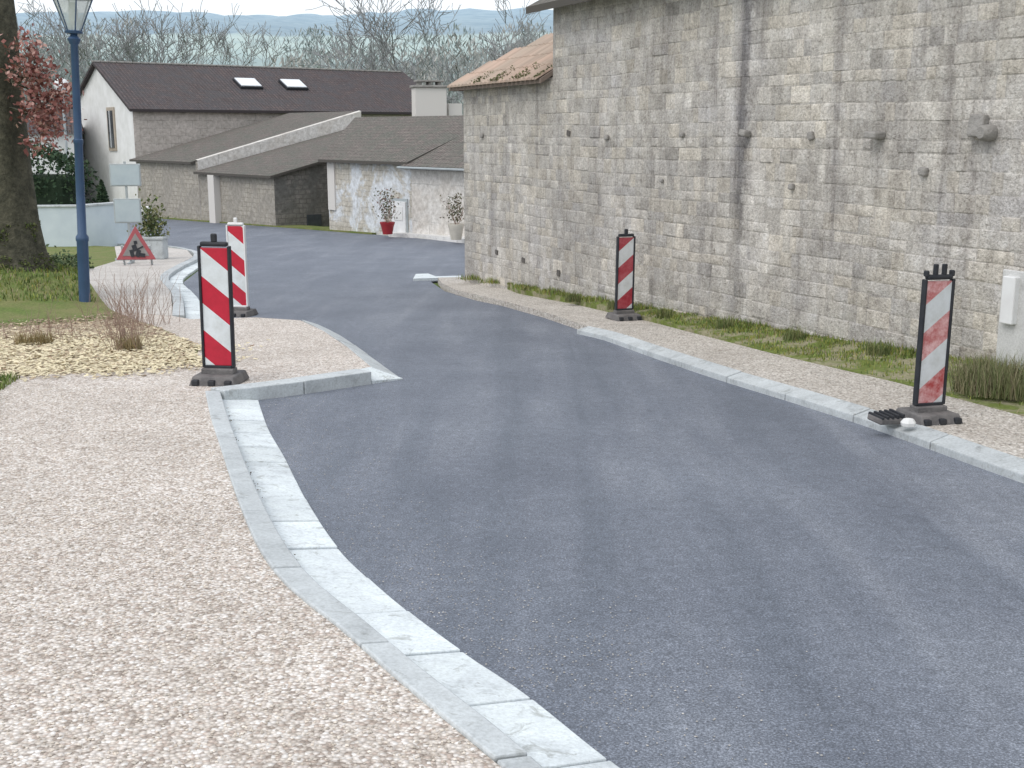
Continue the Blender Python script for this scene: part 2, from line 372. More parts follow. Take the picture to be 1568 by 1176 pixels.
# ---------------------------------------------------------------- road
kerb_out=[(3.6,-4),(1.9,-1.2),(.75,1.3),(.3,2.3),(-.03,2.97),(-.21,3.28),(-.40,3.61),(-.63,4.03),(-.91,4.5),(-1.15,5.05),(-1.47,6.0),(-1.83,7.15),(-2.18,8.27),(-2.52,9.43)]
kerb_in0=[(3.77,-3.85),(2.07,-1.08),(.90,1.4),(.44,2.38),(.11,3.05),(-.07,3.38),(-.27,3.72),(-.49,4.13),(-.76,4.62),(-.98,5.14),(-1.30,6.06),(-1.66,7.2),(-2.0,8.32),(-2.34,9.46)]
kerb_in=[(a[0]+(b[0]-a[0])*.66,a[1]+(b[1]-a[1])*.66) for a,b in zip(kerb_out,kerb_in0)]
gut_out=[(4.03,-3.7),(2.33,-.93),(1.15,1.55),(.67,2.5),(.30,3.16),(.04,3.67),(-.15,3.98),(-.39,4.41),(-.61,4.85),(-.84,5.37),(-1.14,6.25),(-1.47,7.35),(-1.80,8.4),(-2.12,9.58)]
kr=[(8.6,-4),(6.7,-1),(5.3,1.2),(4.25,3.2),(3.5,5.0),(3.03,6.69),(2.77,7.82),(2.60,8.53),(2.27,9.62),(1.92,10.7),(1.49,12.22),(1.1,13.7),(.80,14.4)]
ground('road',[(4.0,-4),(8.8,-4),(6.9,-1),(5.5,1.2),(4.4,3.2),(3.65,5),(3.15,6.7),(2.75,8.6),(2.0,10.8),(1.6,12.3),(1.0,14.9),(.4,16.9),(-.6,19),(-1.2,20.8),(-1.6,23.0),(.5,25),(6,28),(9,31),(7,36),(-.5,36.5),(-4.0,42.4),(-9.0,48.8),(-17.4,58.4),(-30,62),(-42,66),(-42,50),(-26,42),(-16,38.2),(-10.5,36.2),(-9,33.5),(-7.3,28),(-6.4,22.8),(-4.2,15.8),(-3.2,14.6),(-2.3,13.8),(-1.6,12),(-1.5,10.8),(-2.38,9.75),(-2.35,9.3),(-2.05,8.4),(-1.3,6),(-.85,5),(0,3.5),(.9,1.8),(2.2,-.9)],0,ASPH,skirt=0)
stones('left_kerb',kerb_out,kerb_in,1.0,.115,.105,-.05,KERB)
stones('gutter_slabs',[(a[0]+.006,a[1]+.006) for a in kerb_in],gut_out,.5,.045,.012,-.06,GUT,gap=.008,bv=.006,jit=.006,var=.13)
stones('island_kerb',[(-2.50,9.50),(-1.98,9.96),(-1.42,10.58)],[(-2.36,9.40),(-1.86,9.83),(-1.27,10.46)],.7,.125,.115,-.05,KERB,sub=3)
stones('island_side_kerb',[(-1.31,10.80),(-1.76,12.35),(-2.25,13.85),(-2.72,15.05)],[(-1.06,10.74),(-1.55,12.34),(-2.05,13.94),(-2.54,15.21)],.8,.11,.03,-.05,KERB,sub=3)
V=[(-1.42,10.6,T(10.6)+.115),(-1.27,10.46,T(10.46)+.03),(-1.02,10.74,T(10.74)+.01),(-1.33,10.80,T(10.8)+.11)]
obj('island_nose',V+[(x,y,z-.15) for x,y,z in V],[(0,1,2,3),(1,0,4,5),(2,1,5,6),(3,2,6,7),(0,3,7,4)],GUT)
stones('island_back_kerb',[(-2.74,15.05),(-3.4,15.42),(-4.2,15.2)],[(-2.64,15.25),(-3.4,15.6),(-4.28,15.38)],.8,.09,.05,-.05,KERB,sub=3)
fk=[(-4.55,15.6),(-5.6,19.2),(-6.86,22.85),(-7.5,26.2),(-8.0,29.5),(-9.0,32.6),(-10.9,35.2),(-16,37.4),(-28,43)]
stones('pavement_kerb',fk,offset(fk,.16),1.0,.115,.1,-.05,KERB)
stones('pavement_gutter',offset(fk,.167),offset(fk,.42),.5,.03,.012,-.05,GUT,jit=.006,var=.1)
kro=offset(kr,.17)
stones('right_kerb',kr,kro,1.0,.055,.095,-.06,KERB)
ground('gravel_path',[(3.6,-4),(1.9,-1.2),(.75,1.3),(.3,2.3)]+kerb_out[4:]+[(-2.5,9.50),(-1.98,9.96),(-1.42,10.58),(-1.31,10.80),(-1.76,12.35),(-2.25,13.85),(-2.74,15.05),(-3.4,15.42),(-4.2,15.2),(-4.55,15.6),(-5.3,17.5),(-5.6,16.2),(-4.3,14.2),(-3.35,12.4),(-3.1,11.3),(-3.6,10.6),(-4.5,10.3),(-4.2,9.4),(-3.72,8.25),(-2.85,6.1),(-1.95,3.95),(-1.55,3.0),(-1.0,1.5),(.2,-1),(2,-4)],.1,GRAV)
ground('pavement',[(-4.55,15.6),(-5.6,19.2),(-6.86,22.85),(-7.5,26.2),(-8.0,29.5),(-9.0,32.6),(-10.9,35.2),(-11.6,34.4),(-9.4,28),(-8.9,24),(-7.0,19),(-5.6,16.2)],.1045,PAVE)
def mound(x,y):
    d=math.hypot((x+8.2)/2.3,(y-18.3)/2.6); return .6*math.exp(-d*d*1.3)
ground('left_lawn',[(-4.2,9.4),(-3.72,8.25),(-2.85,6.1),(-1.95,3.95),(-1.55,3.0),(-1.0,1.5),(.2,-1),(2,-4),(-30,-4),(-30,40),(-16,37.2),(-11.6,34.4),(-9.4,28),(-8.9,24),(-7.0,19),(-5.6,16.2),(-4.3,14.2),(-3.35,12.4),(-3.1,11.3),(-3.6,10.6),(-4.5,10.3)],.094,GRASSG,skirt=.12,hf=mound,step=.5)
ge=[(9.2,-4),(7.6,-1),(6.3,1.2),(5.3,3.2),(4.6,5),(4.1,6.8),(3.77,8.40),(3.35,10.03),(2.70,11.9),(1.85,14.8),(.95,17.4),(.1,19.3)]
ground('verge_gravel_strip',kro[::1]+[(.45,16.3),(-.2,18.2),(-.95,20.0),(-1.3,21.6),(-1.45,22.9),(-.5,23.2),(.1,19.3)][:]+ge[::-1],.085,GRAV2)
def vb(x,y):
    s=((x+.88)*-.91+(y-21.91)*-.415); return max(0,.10*(1-max(0,s)/.9))
ground('grass_verge',ge+[(-.6,22.6),(-.7,22.6),(3.0,13.6),(11.2,-4.2)],.09,EARTH,hf=vb,step=.5)
ground('threshold_slab',[(-1.95,23.1),(-1.0,23.5),(-1.05,23.9),(-1.55,23.75),(-1.75,24.5),(-2.0,24.4)],.05,GUT)
ground('side_yard',[(-.5,23.0),(12,20),(30,10),(40,40),(9,31),(6,28),(.5,25)],.02,PAVE,skirt=.05)
ground('cottage_terrace',[(-4.4,42.1),(-3.2,41.2),(-.8,36.5),(6,33.2),(8,36),(-.5,39.5),(-3.9,43.4)],.14,m_concrete('pale_slab',(.70,.69,.67)),skirt=.2)
ground('far_verge',[(-17.4,58.4),(-9.0,48.8),(-5.2,43.8),(-4.6,44.6),(-8.2,49.6),(-16.6,59.2)],.06,GRASSG,skirt=.1)

# ---------------------------------------------------------------- grass, chips, debris
def gcol(yel=.4):
    def f():
        t=random.random()
        if t<yel: return (random.uniform(.23,.33),random.uniform(.27,.36),random.uniform(.06,.10))
        if t>.90: return (.34,.29,.18)
        g=random.uniform(.12,.24); return (g*.75,g*1.08,g*.3)
    return f
WP=ge[4:]+[(-.6,22.3),(5.9,6.9)]
def wdens(x,y):
    s=((x+.88)*-.91+(y-21.91)*-.415)
    patch=.5+.5*math.sin(x*3.1+y*2.3)*math.sin(y*1.7-x)
    p2=1 if math.sin(x*9.1+y*5.3)+math.sin(y*11.7-x*4)>-.5 else .15
    return min(1,max(.06,(1.15-s/.95)))*(.2+.8*patch)*p2
blades('verge_grass',polysampler(WP,lambda x,y:.09+vb(x,y),wdens),27000,.034,gcol(.55),.006)
def weeds():
    s=random.uniform(.3,17); t=random.random()**2*.3
    if math.sin(s*2.3)+math.sin(s*5.1)<.3: return None
    x=-.88+.415*s-.91*t;y=21.91-.91*s-.415*t; return x,y,.17
blades('wall_foot_weeds',weeds,6000,.08,gcol(.45),.006)
LP1=[(-1.95,3.95),(-1.55,3.0),(-1.35,2.4),(-3.2,2.4),(-3.2,6.4),(-2.85,6.1)]
blades('lawn_edge_grass',polysampler(LP1,.094),9000,.05,gcol(.15),.004)
LP2=[(-4.35,10.2),(-4.2,9.4),(-3.72,8.25),(-4.9,8.2),(-5.2,10.2)]
blades('lawn_edge_grass',polysampler(LP2,.094),6000,.06,gcol(.15),.005)
LP3=[(-7.0,19),(-5.9,16.6),(-7.5,15.8),(-11,17),(-12,25),(-9.2,24)]
blades('mound_grass',polysampler(LP3,lambda x,y:.094+mound(x,y)),14000,.06,gcol(.35),.01)
MB=[(-6.9,15.4),(-5.5,16.1),(-4.35,14.2),(-3.45,12.6),(-3.1,11.3),(-3.6,10.55),(-4.5,10.3),(-5.6,10.6),(-8,13),(-8,15.5)]
ground('mulch_bed',MB,.104,M('mulch_soil',(.50,.42,.30),(.62,.53,.38),4,.95,.8,40,fine=30),skirt=.02)
def chipc(y):
    t=random.random()
    if y>12.9 and t<.15+min(.65,(y-12.9)*.5): return random.choice([(.38,.28,.21),(.45,.36,.27),(.27,.19,.14)])
    if t<.86: k=random.uniform(.82,1.08); return (.78*k,.69*k,.49*k)
    if t<.95: return (.5,.39,.27)
    return (.27,.18,.12)
def chips():
    f=polysampler(MB,.1,lambda x,y: 1 if y<13.6 else .45)
    V=[];F=[];C=[]
    for i in range(17000):
        q=f()
        if not q: continue
        x,y,_o=q
        if i>15000:
            e=random.choice([(-3.1,11.3),(-3.6,10.55),(-3.3,12.2),(-4.5,10.3),(-3.2,10.9)]); x=e[0]+random.gauss(.0,.22); y=e[1]+random.gauss(0,.18)
        z=T(y)+.106+random.uniform(0,.022); l=random.uniform(.010,.034);w=random.uniform(.005,.013);a=random.uniform(0,3.14);t=random.uniform(-.3,.3)
        u=Vector((math.cos(a),math.sin(a),t))*l;v=Vector((-math.sin(a),math.cos(a),random.uniform(-.3,.3)))*w
        p=Vector((x,y,z));b=len(V);V+=[p-u-v,p+u-v,p+u+v,p-u+v];F.append((b,b+1,b+2,b+3)); C.append(chipc(y))
    obj('wood_chip_mulch',V,F,CHIP,cols=C)
chips()
def pebbles(name,samp,n,smin,smax,mat):
    V=[];F=[];C=[]
    for _ in range(n):
        q=samp()
        if not q: continue
        x,y,o=q;s=random.uniform(smin,smax);z=T(y)+o;b=len(V)
        r=[random.uniform(.7,1.2)*s for _ in range(6)];a=random.uniform(0,1.5)
        for i in range(4): V.append((x+math.cos(a+i*1.57)*r[i],y+math.sin(a+i*1.57)*r[i],z+s*.3))
        V+=[(x,y,z+s*.85),(x,y,z-s*.2)]
        for i in range(4): F+=[(b+i,b+(i+1)%4,b+4),(b+(i+1)%4,b+i,b+5)]
        k=random.uniform(.55,1.1); C+=[(k,k*.97,k*.92)]*8
    obj(name,V,F,mat,cols=C)
PEB=M('loose_stone',(.60,.59,.57),(.47,.46,.45),20,.9,attr=1)
gc=catmull(gut_out[3:])
def onroad():
    p=random.choice(gc); d=abs(random.gauss(0,.42)); return p[0]+d*.9+random.uniform(-.12,.12),p[1]+d*.35+random.uniform(-.15,.15),.002
pebbles('loose_gravel_on_road',onroad,1900,.0015,.005,PEB)
P1=[k for k in kerb_out[4:]]+[(-4.4,10),(-3.72,8.25),(-2.85,6.1),(-1.95,3.95),(-1.4,2.6)]
pebbles('loose_path_gravel',polysampler(P1,.1,lambda x,y:1 if y<6 else .5),9000,.003,.008,M('path_stone',(.76,.72,.67),(.60,.54,.48),25,.9,attr=1))
def onkr():
    p=random.choice(catmull(kro)); d=random.uniform(0,.9); return p[0]+d,p[1]+random.uniform(0,.3),.087
pebbles('loose_verge_gravel',onkr,2500,.004,.009,PEB)
kc=catmull(kerb_in[3:])
lit=[]
for _ in range(420):
    p=random.choice(kc)
    if math.sin(p[1]*3.1)+math.sin(p[1]*7.3+1)<-.1: continue
    x=p[0]+abs(random.gauss(0,.014))+.008; y=p[1]+random.uniform(-.06,.06); lit.append((x,y,T(y)+.044))
cards('gutter_leaf_litter',lit,.014,LEAFR,lambda:random.choice([(.24,.21,.17),(.32,.28,.23),(.18,.16,.14),(.40,.37,.32)]))

# ---------------------------------------------------------------- big stone barn wall
U=Vector((.415,-.91,0)).normalized(); O=Vector((-.91,-.415,0)).normalized(); C0=Vector((-.88,21.91,0))
barn=empty('stone_barn')
def W(s,d,z): 
    p=C0+U*s+O*d; return (p.x,p.y,z)
SH=3.63; EH=3.62; EL=2.50; LEN=29
UR=math.atan2(U.y,U.x)
V=[];F=[]
def quad(vs): 
    b=len(V); V.extend(vs); F.append(tuple(range(b,b+len(vs))))
quad([W(0,0,-2),W(SH,0,-2),W(SH,0,EL),W(0,0,EL)])
quad([W(SH,0,-2),W(LEN,0,-2),W(LEN,0,EH),W(SH,0,EH)])
quad([W(0,0,-2),W(0,0,EL),W(0,-7,EL),W(0,-7,-2)])
quad([W(SH,0,EL-.2),W(SH,0,EH),W(SH,-3.5,EH+1.9),W(SH,-7,EH),W(SH,-7,EL-.2)])
quad([W(LEN,0,-2),W(LEN,-7,-2),W(LEN,-7,EH),W(LEN,-3.5,EH+1.9),W(LEN,0,EH)])
quad([W(0,-7,-2),W(0,-7,EL),W(SH,-7,EL),W(SH,-7,-2)]); quad([W(SH,-7,-2),W(SH,-7,EH),W(LEN,-7,EH),W(LEN,-7,-2)])
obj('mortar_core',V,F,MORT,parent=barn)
holes=[(4.2,1.66),(2.6,-.40),(3.9,-.48),(1.5,-.37)]
V=[];F=[];C=[]
z=-2.0
def wob(s): return .012*math.sin(s*.9)+.006*math.sin(s*3.1+1)
while z<EH:
    h=random.choice([.12,.14,.16,.18,.2]); 
    if z+h>EH: h=EH-z
    s=random.uniform(-.3,0)
    while s<LEN:
        w=random.choice([.13,.17,.21,.26,.32])*random.uniform(.8,1.25)
        a,b=max(s,0.0),s+w; s=b
        if a<SH<b: b=SH if SH-a>.1 else b
        if b>LEN: b=LEN
        if b-a<.05: continue
        yy=C0.y-.91*(a+b)/2
        if z+h<T(yy)-.1: continue
        fz=wob(a)*min(1,max(0,(EH-z)*3)); zb=z+fz+random.uniform(-.005,.005); zt=min(z+h+fz+random.uniform(-.005,.005),EH)
        if a<SH-.01:
            if z>EL-.06: continue
            zt=min(zt,EL)
        if zt-zb<.04: continue
        if random.random()<.03: continue
        g=random.uniform(.0,.006); p=random.uniform(.001,.008)
        if random.random()<.02: p+=.01
        k=random.gauss(1,.065); t=random.random()
        base=(.50,.490,.472) if t<.6 else ((.525,.505,.468) if t<.85 else (.455,.448,.44))
        if random.random()<.06: k*=.82
        zone=1.0+.04*math.sin(a*.9)+(.04 if a>8.7 else -.03)
        k=max(.6,min(1.2,k))*zone; c=tuple(x*k for x in base)
        i=len(V); r=lambda:random.uniform(-.009,.009)
        V+=[W(a+g,.0,zb+g),W(b-g,.0,zb+g),W(b-g,.0,zt-g),W(a+g,.0,zt-g)]
        q=g+random.uniform(.008,.02)
        V+=[W(a+q+r(),p+r()*.15,zb+q+r()),W(b-q+r(),p+r()*.15,zb+q+r()),W(b-q+r(),p+r()*.15,zt-q+r()),W(a+q+r(),p+r()*.15,zt-q+r())]
        V.append(W((a+b)/2,p+random.uniform(0,.007),(zb+zt)/2))
        F+=[(i,i+1,i+5,i+4),(i+1,i+2,i+6,i+5),(i+2,i+3,i+7,i+6),(i+3,i,i+4,i+7),(i+4,i+5,i+8),(i+5,i+6,i+8),(i+6,i+7,i+8),(i+7,i+4,i+8)]
        C+=[c]*8
    z+=h
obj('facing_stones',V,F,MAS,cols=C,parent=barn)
MAS2=M('weathered_corbel',(.24,.23,.215),(.34,.325,.305),6,.95,.8,30)
DARK=M('painted_hole_shade',(.08,.075,.07),(.14,.13,.12),6,.95)
for hs,hz in holes:
    box('putlog_hole_shade',W(hs,.008,hz),(random.uniform(.09,.13),.03,random.uniform(.07,.10)),DARK,parent=barn,bv=.01,rot=(0,random.uniform(-.2,.2),UR))  # solid dark block painting the shade inside a putlog hole
for s_,z_,w_,h_,d_ in ((8.75,1.66,.12,.07,.11),(10.95,1.64,.17,.07,.15),(9.62,1.08,.07,.07,.06),(9.9,1.63,.08,.09,.05),(11.6,1.3,.1,.08,.06),(12.25,1.72,.17,.2,.09),(6.9,1.05,.07,.05,.05),(7.35,1.64,.09,.06,.05),(5.4,1.6,.09,.07,.05),(.9,1.62,.1,.07,.05)):
    box('corbel_stone',W(s_,d_/2,z_),(w_,d_,h_),MAS2,parent=barn,bv=.018,rot=(random.uniform(-.15,.15),random.uniform(-.2,.2),UR))
o=lathe('round_corbel',[(.0,0),(.07,0),(.075,.03),(.07,.12),(.05,.15)],MAS2,parent=barn,n=14); o.location=W(12.38,.0,1.66); o.rotation_euler=(math.radians(90),0,math.atan2(O.y,O.x)+math.radians(90))
box('meter_box',W(12.78,.04,.22),(.14,.09,.42),WPL,parent=barn,bv=.01,rot=(0,0,UR))
box('plaster_patch',W(12.9,.012,-.02),(.5,.03,1.0),m_concrete('old_plaster',(.54,.54,.53),.75),parent=barn,bv=.01,rot=(0,0,UR))
def roofquads(name,quads,mat,parent,th=.1):
    V=[];F=[];UV=[]
    for q in quads:
        q=[Vector(p) for p in q]; e=(q[1]-q[0]).normalized(); nrm=e.cross(q[2]-q[0]).normalized(); f=nrm.cross(e)
        b=len(V); V+=q; V+=[p-Vector((0,0,th)) for p in q]; n=len(q)
        uv=[((p-q[0]).dot(e),(p-q[0]).dot(f)) for p in q]
        F.append(tuple(range(b,b+n))); UV.append(uv)
        F.append(tuple(range(b+2*n-1,b+n-1,-1))); UV.append(uv[::-1])
        for i in range(n):
            j=(i+1)%n; F.append((b+i,b+n+i,b+n+j,b+j)); UV.append([(0,0)]*4)
    return obj(name,V,F,mat,uvs=UV,parent=parent)
roofquads('high_roof',[[W(LEN+.3,.32,EH-.08),W(SH-.3,.32,EH-.08),W(SH-.3,-3.5,EH+1.9),W(LEN+.3,-3.5,EH+1.9)],[W(SH-.3,-7.3,EH-.08),W(LEN+.3,-7.3,EH-.08),W(LEN+.3,-3.5,EH+1.9),W(SH-.3,-3.5,EH+1.9)]],TILEO,barn)
k=.60
roofquads('low_roof',[[W(SH-.01,.2,EL-.02),W(-.2,.2,EL-.02),W(3.5-.2,-3.3,EL-.02+3.5*k),W(SH-.01,-3.3,EL-.02+3.5*k)],[W(-.2,.2,EL-.02),W(-.2,-7,EL-.02),W(3.3,-3.5,EL-.02+3.5*k)]],TILER,barn,.07)
V=[];F=[];C=[]
s=-.15
while s<SH-.05:
    m0=max(0,min(3.3,s+.2))
    for c_ in range(8):
        d0=.26-c_*.36; d1=d0-.39
        if .2-d0>m0+.1: break
        b=len(V)
        for dd,lift in ((d0,.022),(d1,.008)):
            zz=EL-.02+(.2-dd)*k+lift
            for i in range(6):
                a=math.pi*i/5; V.append(W(s+.075-math.cos(a)*.072,dd,zz+math.sin(a)*.045))
        for i in range(5): F.append((b+i,b+i+1,b+7+i,b+6+i))
        F.append(tuple(b+i for i in range(6)))
        kk=random.uniform(.88,1.08); C+=[(kk,kk,kk)]*6
    s+=.17
obj('canal_tiles',V,F,M('canal_tile_clay',(.46,.34,.27),(.38,.31,.25),1.5,.95,attr=1),cols=C,parent=barn)
def rmoss():
    s=random.uniform(.8,3.6);t=abs(random.gauss(0,.16))
    if math.sin(s*7)<-.1: s+=.3
    return W(min(s,3.6),.27-t,EL+.0+(t-.05)*k+.04)
cards('roof_moss',[rmoss() for _ in range(330)],.04,LEAFR,lambda:random.choice([(.14,.15,.06),(.20,.18,.10),(.1,.12,.05)]),parent=barn)

# ---------------------------------------------------------------- far buildings
OB=Vector((-18.75,60.3,0)); UB=Vector((.643,-.766,0)); NB=Vector((.766,.643,0)); UBR=math.atan2(UB.y,UB.x)
def B(s,t,z): p=OB+UB*s+NB*t; return (p.x,p.y,z)
def wallquads(name,quads,mat,parent):
    V=[];F=[];UV=[]
    for q in quads:
        q=[Vector(p) for p in q]; e=(q[1]-q[0]); e.normalize()
        b=len(V);V+=q;F.append(tuple(range(b,b+len(q)))); UV.append([((p-q[0]).dot(e),p.z) for p in q])
    return obj(name,V,F,mat,uvs=UV,parent=parent)
GZ=-2.9
b1=empty('stone_outbuilding')
wallquads('front_wall',[[B(-.5,0,GZ),B(6.56,0,GZ),B(6.56,0,.4),B(-.5,0,.4)]],STW,b1)
wallquads('left_wall',[[B(-.5,9,GZ),B(-.5,0,GZ),B(-.5,0,.4),B(-.5,9,2.75)]],STW,b1)
wallquads('white_end_wall',[[B(6.56,0,GZ),B(6.56,9,GZ),B(6.56,9,2.78),B(6.56,0,.45)],[B(6.36,0,.48),B(6.56,0,.45),B(6.56,9,2.78),B(6.36,9,2.81)]],LIME,b1)
roofquads('roof',[[B(-.75,-.25,.38),B(6.35,-.25,.38),B(6.35,9,2.78),B(-.75,9,2.78)]],TILEO,b1)
b2=empty('stone_lean_to')
wallquads('front_wall',[[B(6.56,.05,GZ),B(13.6,.05,GZ),B(13.6,.05,-.02),B(6.56,.05,-.02)]],STW,b2)
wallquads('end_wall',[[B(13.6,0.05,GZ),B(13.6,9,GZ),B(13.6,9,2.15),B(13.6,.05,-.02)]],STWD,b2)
roofquads('roof',[[B(6.58,-.25,-.06),B(13.85,-.25,-.06),B(13.85,9,2.1),B(6.58,9,2.1)]],TILEO,b2)
box('pier',B(8.3,-.1,-1.5),(.6,.3,2.7),LIME,parent=b2,rot=(0,0,UBR))
box('low_opening',B(13.62,1.9,-2.05),(.7,.06,.6),GLASS,parent=b2,rot=(0,0,math.atan2(NB.y,NB.x)))
a1=empty('stone_cottage')
wallquads('front_wall',[[B(18,0,GZ),B(23.8,0,GZ),B(23.8,0,.72),B(18,0,.72)]],STWW,a1)
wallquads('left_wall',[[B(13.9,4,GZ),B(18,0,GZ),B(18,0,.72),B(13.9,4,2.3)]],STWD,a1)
roofquads('roof',[[B(17.8,-.3,.68),B(23.8,-.3,.68),B(23.8,4,2.35),B(13.8,4,2.35)],[B(24,8,.7),B(13.8,8,.7),B(13.8,4,2.35),B(24,4,2.35)]],TILEO,a1)
box('quoin_pilaster',B(18.3,-.02,-.3),(.5,.08,1.9),LIME,parent=a1,rot=(0,0,UBR))
box('door',B(22.9,-.05,-1.35),(.85,.08,1.25),WPL,parent=a1,bv=.01,rot=(0,0,UBR))
box('door_panel',B(22.9,-.1,-1.15),(.55,.02,.5),WHITE,parent=a1,bv=.01,rot=(0,0,UBR))
box('door_frame',B(22.9,-.01,-1.32),(1.0,.06,1.4),GREY,parent=a1,rot=(0,0,UBR))
a2=empty('limewashed_cottage')
wallquads('front_wall',[[B(23.8,-.12,GZ),B(38,-.12,GZ),B(38,-.12,.6),B(23.8,-.12,.6)],[B(23.8,0,GZ),B(23.8,-.12,GZ),B(23.8,-.12,.6),B(23.8,0,.6)]],LIME,a2)
roofquads('roof',[[B(23.6,-.45,.55),B(38,-.45,.55),B(38,4,2.4),B(23.6,4,2.4)],[B(38,8,.6),B(23.6,8,.6),B(23.6,4,2.4),B(38,4,2.4)]],TILEO,a2)
box('gutter',B(30.5,-.5,.5),(14,.1,.07),GREY,parent=a2,bv=.02,rot=(0,0,UBR))
ch=empty('chimney_stack',(-3.6,52.5,0),.3)
box('stack',(0,0,2.3),(1.4,.7,2.6),LIME,parent=ch,bv=.02); box('crown',(0,0,3.65),(1.55,.85,.1),MAS2,parent=ch,bv=.02)
for x in (-.45,.0,.4): box('cap_brick',(x,0,3.77),(.14,.5,.14),MAS2,parent=ch,bv=.01)
box('cap_plate',(0,0,3.88),(1.2,.7,.07),MAS2,parent=ch,bv=.01)
box('low_stack',(1.15,.2,2.0),(.6,.6,1.9),LIME,parent=ch)
H1=Vector((-19.5,62,0)); HU=Vector((.816,.578,0)); HN=Vector((-.578,.816,0)); HUR=math.atan2(HU.y,HU.x)
def Hh(a,t,z): p=H1+HU*a+HN*t; return (p.x,p.y,z)
lh=empty('long_house')
wallquads('front_wall',[[Hh(0,0,GZ-.2),Hh(19,0,GZ-.2),Hh(19,0,3.0),Hh(0,0,3.0)]],PINK,lh)
wallquads('gable_wall',[[Hh(0,11,GZ-.2),Hh(0,0,GZ-.2),Hh(0,0,3.0),Hh(0,5.5,5.42),Hh(0,11,3.0)]],WHITE,lh)
wallquads('far_gable',[[Hh(19,0,GZ),Hh(19,11,GZ),Hh(19,11,3.0),Hh(19,5.5,5.42),Hh(19,0,3.0)]],STW,lh)
roofquads('roof',[[Hh(-.25,-.35,2.9),Hh(19.3,-.35,2.9),Hh(19.3,5.5,5.5),Hh(-.25,5.5,5.5)],[Hh(19.3,11.35,2.9),Hh(-.25,11.35,2.9),Hh(-.25,5.5,5.5),Hh(19.3,5.5,5.5)]],TILE,lh,.14)
for i in range(44): box('ridge_tile',Hh(-.05+i*.44,5.5,5.52),(.42,.2,.1),MAS2,parent=lh,bv=.03,rot=(0,0,HUR))
sl=math.atan2(2.6,5.85)
for a in (7.6,10.4):
    box('skylight_frame',Hh(a,2.9,4.44),(1.35,1.25,.12),BLACK,parent=lh,rot=(sl,0,HUR))
    box('skylight',Hh(a,2.9,4.50),(1.2,1.1,.1),SKYL,parent=lh,rot=(sl,0,HUR))
zr=math.atan2(HN.y,HN.x)
box('window_surround',Hh(-.02,3.6,1.9),(1.3,.08,2.3),M('tan_surround',(.44,.38,.31)),parent=lh,rot=(0,0,zr))
box('window_pane',Hh(-.06,3.6,1.9),(.85,.08,1.95),GLASS,parent=lh,rot=(0,0,zr))
box('window_bar',Hh(-.11,3.6,1.9),(.06,.04,1.95),WPL,parent=lh,rot=(0,0,zr))
wh=empty('white_annex',(-27.5,66,0),.3)
box('walls',(0,0,-.6),(7,6,4.6),WHITE,parent=wh); 
V=[(-3.7,-3.3,1.65),(3.7,-3.3,1.65),(3.7,3.3,1.65),(-3.7,3.3,1.65),(-3.5,0,3.0),(3.5,0,3.0)]
obj('roof',V,[(0,1,5,4),(2,3,4,5),(0,4,3),(1,2,5),(0,3,2,1)],TILE,uvs=[[(0,0),(7,0),(7,3),(0,3)],[(0,0),(7,0),(7,3),(0,3)],[(0,0),(3,3),(6,0)],[(0,0),(6,0),(3,3)],[(0,0)]*4],parent=wh)
gw=[(-26,33.5),(-17.5,33.8),(-12.6,34.6),(-11.9,36.2)]
gwe=empty('garden_wall'); BR=M('bluish_render',(.62,.69,.73),(.54,.61,.66),1.5,.9)
for i in range(3):
    (x0,y0),(x1,y1)=gw[i],gw[i+1]; L=math.hypot(x1-x0,y1-y0); a=math.atan2(y1-y0,x1-x0)
    box('wall_panel',((x0+x1)/2,(y0+y1)/2,-1.05),(L+.1*i,.2,1.25),BR,parent=gwe,rot=(0,0,a))
    box('coping',((x0+x1)/2,(y0+y1)/2,-.40),(L+.16+.02*i,.28,.055+.004*i),KERB,parent=gwe,bv=.01,rot=(0,0,a))

# ---------------------------------------------------------------- vegetation
def tubes(segs):
    V=[];F=[]
    for p0,p1,r0,r1 in segs:
        n=7 if r0>.08 else (4 if r0>.04 else 3)
        d=(p1-p0).normalized(); x=d.orthogonal().normalized(); y=d.cross(x); b=len(V)
        for p,r in ((p0,r0),(p1,r1)):
            for i in range(n):
                a=2*math.pi*i/n; V.append(p+x*math.cos(a)*r+y*math.sin(a)*r)
        for i in range(n): F.append((b+i,b+(i+1)%n,b+n+(i+1)%n,b+n+i))
    return V,F
def grow(p,d,L,r,lev,segs,rng,tips,kids=(3,4),minr=.012,upw=.12,spread=.75):
    k=4 if lev>1 else 3; cur=Vector(p); dd=Vector(d).normalized(); rr=r; pts=[]
    for i in range(k):
        nd=(dd+Vector((rng.gauss(0,.16),rng.gauss(0,.16),rng.gauss(0,.1)+upw))).normalized()
        q=cur+nd*L/k; r2=max(minr,rr*.86); segs.append((cur.copy(),q.copy(),rr,r2)); cur=q;rr=r2;dd=nd; pts.append((q.copy(),nd.copy(),rr))
    tips.append(cur.copy())
    if lev<=0: return
    for j in range(rng.randint(*kids)):
        q,nd,rq=rng.choice(pts[max(0,len(pts)-3):]) if j else pts[-1]
        a=Vector((rng.gauss(0,1),rng.gauss(0,1),rng.gauss(0,.6))).normalized()
        grow(q,(nd+a*spread).normalized(),L*rng.uniform(.6,.82),max(minr,rq*rng.uniform(.55,.8)),lev-1,segs,rng,tips,kids,minr,upw,spread)
def bare_tree(x,y,z0,h,seed,lev=5,kids=(3,4)):
    rng=random.Random(seed); segs=[];tips=[]
    grow((x,y,z0),(rng.gauss(0,.05),rng.gauss(0,.05),1),h*.27,h*.017,lev,segs,rng,tips,minr=.02,kids=kids,upw=.10,spread=.8)
    V,F=tubes(segs); obj('bare_tree',V,F,TWIG)
